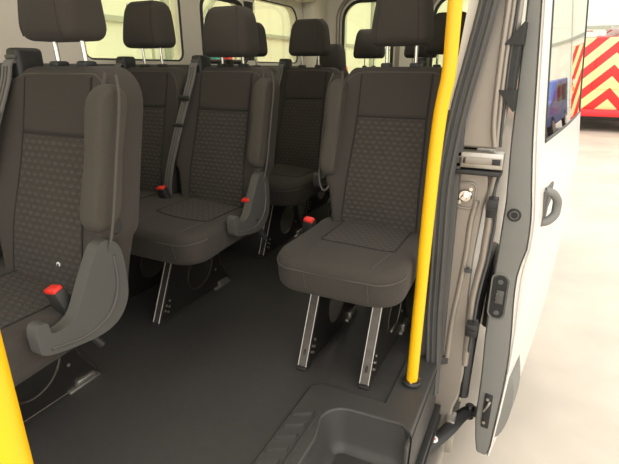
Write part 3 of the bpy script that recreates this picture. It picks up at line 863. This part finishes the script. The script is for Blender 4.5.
    cyl(bm, (-.027, -.004, -.145+OZ), (-.027, -.009, -.145+OZ), .006, 12); cyl(bm, (-.030, -.004, -.25+OZ), (-.030, -.009, -.25+OZ), .006, 12)
    link('latch_claw', bm, M['galv'], p)
    # dark rub strip end on the outside, low
    bm = bmesh.new(); rr = []
    for q in range(13):
        z = -.045-.27*q/12; w = .030*math.sin(PI*(q+.4)/12.8)**.5
        s = interp(SK, z); rr.append([bm.verts.new((s-.003, .01, z+OZ)), bm.verts.new((s+w, .03, z+OZ)), bm.verts.new((s+w, .16, z+OZ)), bm.verts.new((s-.003, .26, z+OZ))])
    for r0, r1 in zip(rr, rr[1:]):
        for k in range(4): bm.faces.new((r0[k], r0[(k+1) % 4], r1[(k+1) % 4], r1[k]))
    bm.faces.new(rr[0]); bm.faces.new(rr[-1][::-1])
    link('rub_strip', bm, M['greytrim'], t)
    # buffer with two wedge blocks on the inner side, up high
    bm = bmesh.new(); box(bm, -.108, -.080, -.045, .0, .935+OZ, 1.065+OZ, .003)
    for z, s in ((1.062, 1), (.940, -1)):
        vs = [bm.verts.new(p) for p in ((-.074, -.052, z+OZ), (-.074, .0, z+OZ), (-.122, .0, z+OZ), (-.122, -.052, z+OZ), (-.074, -.052, z+s*.06+OZ), (-.074, .0, z+s*.06+OZ))]
        for f in ((0, 1, 2, 3), (0, 3, 4), (1, 5, 2), (3, 2, 5, 4), (0, 4, 5, 1)): bm.faces.new([vs[i] for i in f])
    link('guide_buffer', bm, M['blackp'], t, smooth=False)
    # arm to the lower rail, in door space
    inv = (Matrix.Translation((0, 1.55, -.42)) @ Matrix.Rotation(ANG, 4, 'Z')).inverted()
    P = [inv @ Vector(p) for p in ((-.222, 1.35, -.285), (-.180, 1.41, -.283), (-.142, 1.49, -.275), (-.115, 1.575, -.275), (-.088, 1.615, -.272), (-.058, 1.625, -.272))]
    bm = bmesh.new(); tube(bm, smoothpath(P, 5), .02, 12, flat=(.026, .017)); a = link('roller_arm', bm, M['blackp'], t)
    c = P[1]; bm = bmesh.new(); cyl(bm, c+Vector((.0, -.01, .014)), c+Vector((.0, -.012, .021)), .014, 20, .002); d = link('warning_disc', bm, M['white'], a)
    bm = bmesh.new(); box(bm, c.x-.007, c.x+.006, c.y-.015, c.y-.009, c.z+.0205, c.z+.0225); link('warning_mark', bm, M['red'], d)
    bm = bmesh.new(); c = P[4]; cyl(bm, c+Vector((0, 0, -.03)), c+Vector((0, 0, .03)), .018, 16, .004); link('hinge_pin', bm, M['frame'], a)
door()

# ------------------------------------------------------------------ vehicles and things in the hall
def wheel(t, x, y, z, r, w=.26):
    bm = bmesh.new(); tube(bm, [(x-w/2, y, z), (x-w/2+.03, y, z), (x+w/2-.03, y, z), (x+w/2, y, z)], [r-.05, r, r, r-.05], 28); o = link('wheel', bm, M['tyre'], t)
    bm = bmesh.new(); tube(bm, [(x-w/2-.01, y, z), (x+w/2+.01, y, z)], r*.55, 20); link('hub', bm, M['galv'], o)

def truck():
    X0, X1, Y = .20, 2.90, 15.6
    t = empty('fire_engine', 'fire engine with red and yellow chevron stripes across its rear', 'fire engine', ((X0+X1)/2, Y, GZ))
    W = (X1-X0)/2
    bm = bmesh.new(); box(bm, -W, W, .02, 6.5, .55, 2.50, .06, 3); body = link('body', bm, M['redpaint'], t)
    bm = bmesh.new(); box(bm, -W+.02, W-.02, -.02, .04, .62, 2.48, .01); p = link('rear_panel', bm, M['chev'], t)
    bm = bmesh.new(); box(bm, -W-.015, -W+.02, .1, 1.4, .9, 2.5, .01); link('side_stripe_panel', bm, M['yellowside'], t)
    bm = bmesh.new(); box(bm, -W-.02, W+.02, -.12, .10, .42, .62, .03); bp = link('bumper', bm, M['redpaint'], t)
    bm = bmesh.new(); box(bm, -W+.50, -W+.56, -.05, -.01, .9, 2.42, .01); link('grab_rail', bm, M['white'], t)
    bm = bmesh.new(); box(bm, -.45, .45, -.045, -.012, 1.15, 2.3, .02); link('roller_shutter', bm, M['chev'], t)
    bm = bmesh.new(); box(bm, -.8, .8, .2, 6.3, .3, .6, .03); link('chassis', bm, M['blackp'], t)
    for s in (-1, 1):
        wheel(t, s*(W-.33), .9, .44, .44); wheel(t, s*(W-.33), 5.2, .48, .48)
        for z, mm in ((1.15, 'redpaint'), (1.35, 'orange'), (1.55, 'white')):
            bm = bmesh.new(); cyl(bm, (s*(W-.16), -.05, z), (s*(W-.16), -.02, z), .07, 16, .01); link('tail_light', bm, M[mm], t)
    bm = bmesh.new(); cyl(bm, (-W+.95, .3, 2.50), (-W+.95, .3, 2.66), .10, 16, .03); link('beacon', bm, M['white'], t)
    bm = bmesh.new()
    for x in (-.2, .25): box(bm, x-.03, x+.03, .2, 6, 2.68, 2.78)
    for k in range(14): box(bm, -.2, .25, .4+k*.4, .44+k*.4, 2.70, 2.74)
    link('ladder', bm, M['galv'], t)
    bm = bmesh.new(); tube(bm, [(-W+.08, -.0, 2.66), (-W+.7, -.0, 2.66)], .03, 8); tube(bm, [(-W+.1, 0, 2.6), (-W+.1, 0, 2.7)], .03, 8); link('roof_rail', bm, M['galv'], t)
def side_stripe():
    t = NT('side_stripes'); sep = t.n.new('ShaderNodeSeparateXYZ'); t.l.new(t.coord(), sep.inputs[0])
    f = t.math('FRACT', t.math('DIVIDE', t.math('ADD', sep.outputs[1], sep.outputs[2]), .6))
    t.l.new(t.mix(t.math('GREATER_THAN', f, .5), (.9, .75, .08, 1), (.8, .1, .03, 1)), t.b.inputs['Base Color']); return t.m
M['yellowside'] = side_stripe()
truck()

def car(name, label, x, y, rz, paint, L=4.6, H=1.95, Wd=1.9, hood=.95, cat='van'):
    t = empty(name, label, cat, (x, y, GZ), rz=rz)
    prof = [(-L/2, .38), (-L/2, .9), (-L/2+.1, hood), (-L/2+.95, hood+.15), (-L/2+1.65, H-.05), (-L/2+2.0, H), (L/2-.15, H), (L/2, H-.25), (L/2, .38)]
    bm = bmesh.new(); holed(bm, prof, [], lambda a, b: Vector((-Wd/2, a, b)), (Wd, 0, 0)); b = link('body', bm, M[paint], t)
    md = b.modifiers.new('b', 'BEVEL'); md.width = .06; md.segments = 3; md.limit_method = 'ANGLE'; md.angle_limit = .5
    for s in (-1, 1):
        for y0, y1 in ((-L/2+1.75, -L/2+2.65), (-L/2+2.8, L/2-.4)):
            bm = bmesh.new(); box(bm, s*Wd/2-.012, s*Wd/2+.012, y0, y1, H-.75, H-.2, .01); link('window', bm, M['blackp'], b)
        for yy in (-L/2+.85, L/2-.85): wheel(t, s*(Wd/2-.1), yy, .34, .34, .22)
    bm = bmesh.new(); box(bm, -Wd/2+.15, Wd/2-.15, L/2-.01, L/2+.02, H-.75, H-.25, .01); link('rear_window', bm, M['blackp'], b)
    bm = bmesh.new(); box(bm, -Wd/2, Wd/2, -L/2-.06, -L/2+.05, .35, .6, .03); link('bumper', bm, M['blackp'], t)
    for s in (-1, 1):
        bm = bmesh.new(); box(bm, s*(Wd/2-.3)-.14, s*(Wd/2-.3)+.14, -L/2-.03, -L/2+.02, .68, .86, .02); link('headlight', bm, M['white'], t)
    return t
car('parked_van', 'blue van reflected in the sliding door window beside the fire engine', 5.3, 18.5, .0, 'blue', H=1.75)
car('parked_van', 'red van outside, glimpsed through the left windows between the headrests', -7.0, 14.0, .1, 'redpaint', H=1.78, L=3.6)

def rack():
    t = empty('storage_rack', 'steel storage rack with coloured boxes, glimpsed through the left windows', 'rack', (-8.4, 10.5, GZ))
    bm = bmesh.new()
    for y in (-1.3, 0, 1.3):
        for x in (-.3, .3): box(bm, x-.025, x+.025, y-.025, y+.025, 0, 2.35)
    link('post', bm, M['beam'], t)
    for z in (.3, .9, 1.46): bbox_obj('shelf', (-.32, .32, -1.35, 1.35, z, z+.04), M['beam'], t, .005)
    cols = ['teal', 'white', 'orange', 'blue', 'green', 'white', 'teal', 'blue', 'redpaint', 'green']
    for i in range(9):
        w = random.uniform(.16, .24); y = 10.5-1.15+i*.285; h = random.uniform(.3, .75)
        o = bbox_obj('storage_box', (-.2, .2, -w/2, w/2, 0, h), M[cols[i]], None, .02, loc=(-8.35, y, GZ+1.54))
        nm = {'teal': 'teal', 'white': 'white', 'orange': 'orange', 'blue': 'blue', 'green': 'green', 'redpaint': 'red'}[cols[i]]
        where = ['at the left end of the rack', 'second from the left end of the rack', 'third from the left end of the rack', 'left of the middle of the rack', 'in the middle of the rack', 'right of the middle of the rack', 'third from the right end of the rack', 'second from the right end of the rack', 'at the right end of the rack'][i]
        tag(o, '%s storage box %s outside the windows' % (nm, where), 'box', 'boxes on the storage rack')
rack()

# ------------------------------------------------------------------ light
w = bpy.data.worlds.new('World'); SC.world = w; w.use_nodes = True
bg = w.node_tree.nodes['Background']; bg.inputs[0].default_value = (1.0, .965, .90, 1); bg.inputs[1].default_value = 1.9
def area(name, loc, rot, sx, sy, e, col=(1, .93, .83)):
    l = bpy.data.lights.new(name, 'AREA'); l.shape = 'RECTANGLE'; l.size = sx; l.size_y = sy; l.energy = e; l.color = col
    o = bpy.data.objects.new(name, l); COL.objects.link(o); o.location = loc; o.rotation_euler = rot; return o
area('saloon_fill_light', (-1.05, 1.3, 1.72), (0, 0, 0), .25, 1.6, 3)  # added fill that brightens the cabin, no lamp fitting in view
area('rear_fill_light', (-1.05, 3.2, 1.72), (0, 0, 0), .25, .9, 4)  # extra fill added to lift the rear headliner and walls
area('hall_roof_lights', (2.5, -3.5, 6.5), (math.radians(-35), math.radians(-10), 0), 6, 3, 420)

# ------------------------------------------------------------------ camera
cd = bpy.data.cameras.new('Camera'); cam = bpy.data.objects.new('Camera', cd); COL.objects.link(cam)
cd.sensor_fit = 'HORIZONTAL'; cd.sensor_width = 36; cd.lens = 465/619*36; cd.clip_start = .02
yaw, pit = math.radians(26), math.radians(19.4)
cam.location = (0, 0, 1.0)
cam.rotation_euler = (PI/2-pit, 0, yaw)
SC.camera = cam
SC.view_settings.view_transform = 'Standard'; SC.view_settings.look = 'None'
SC.view_settings.exposure = .25; SC.view_settings.gamma = 1; SC.view_settings.use_curve_mapping = False
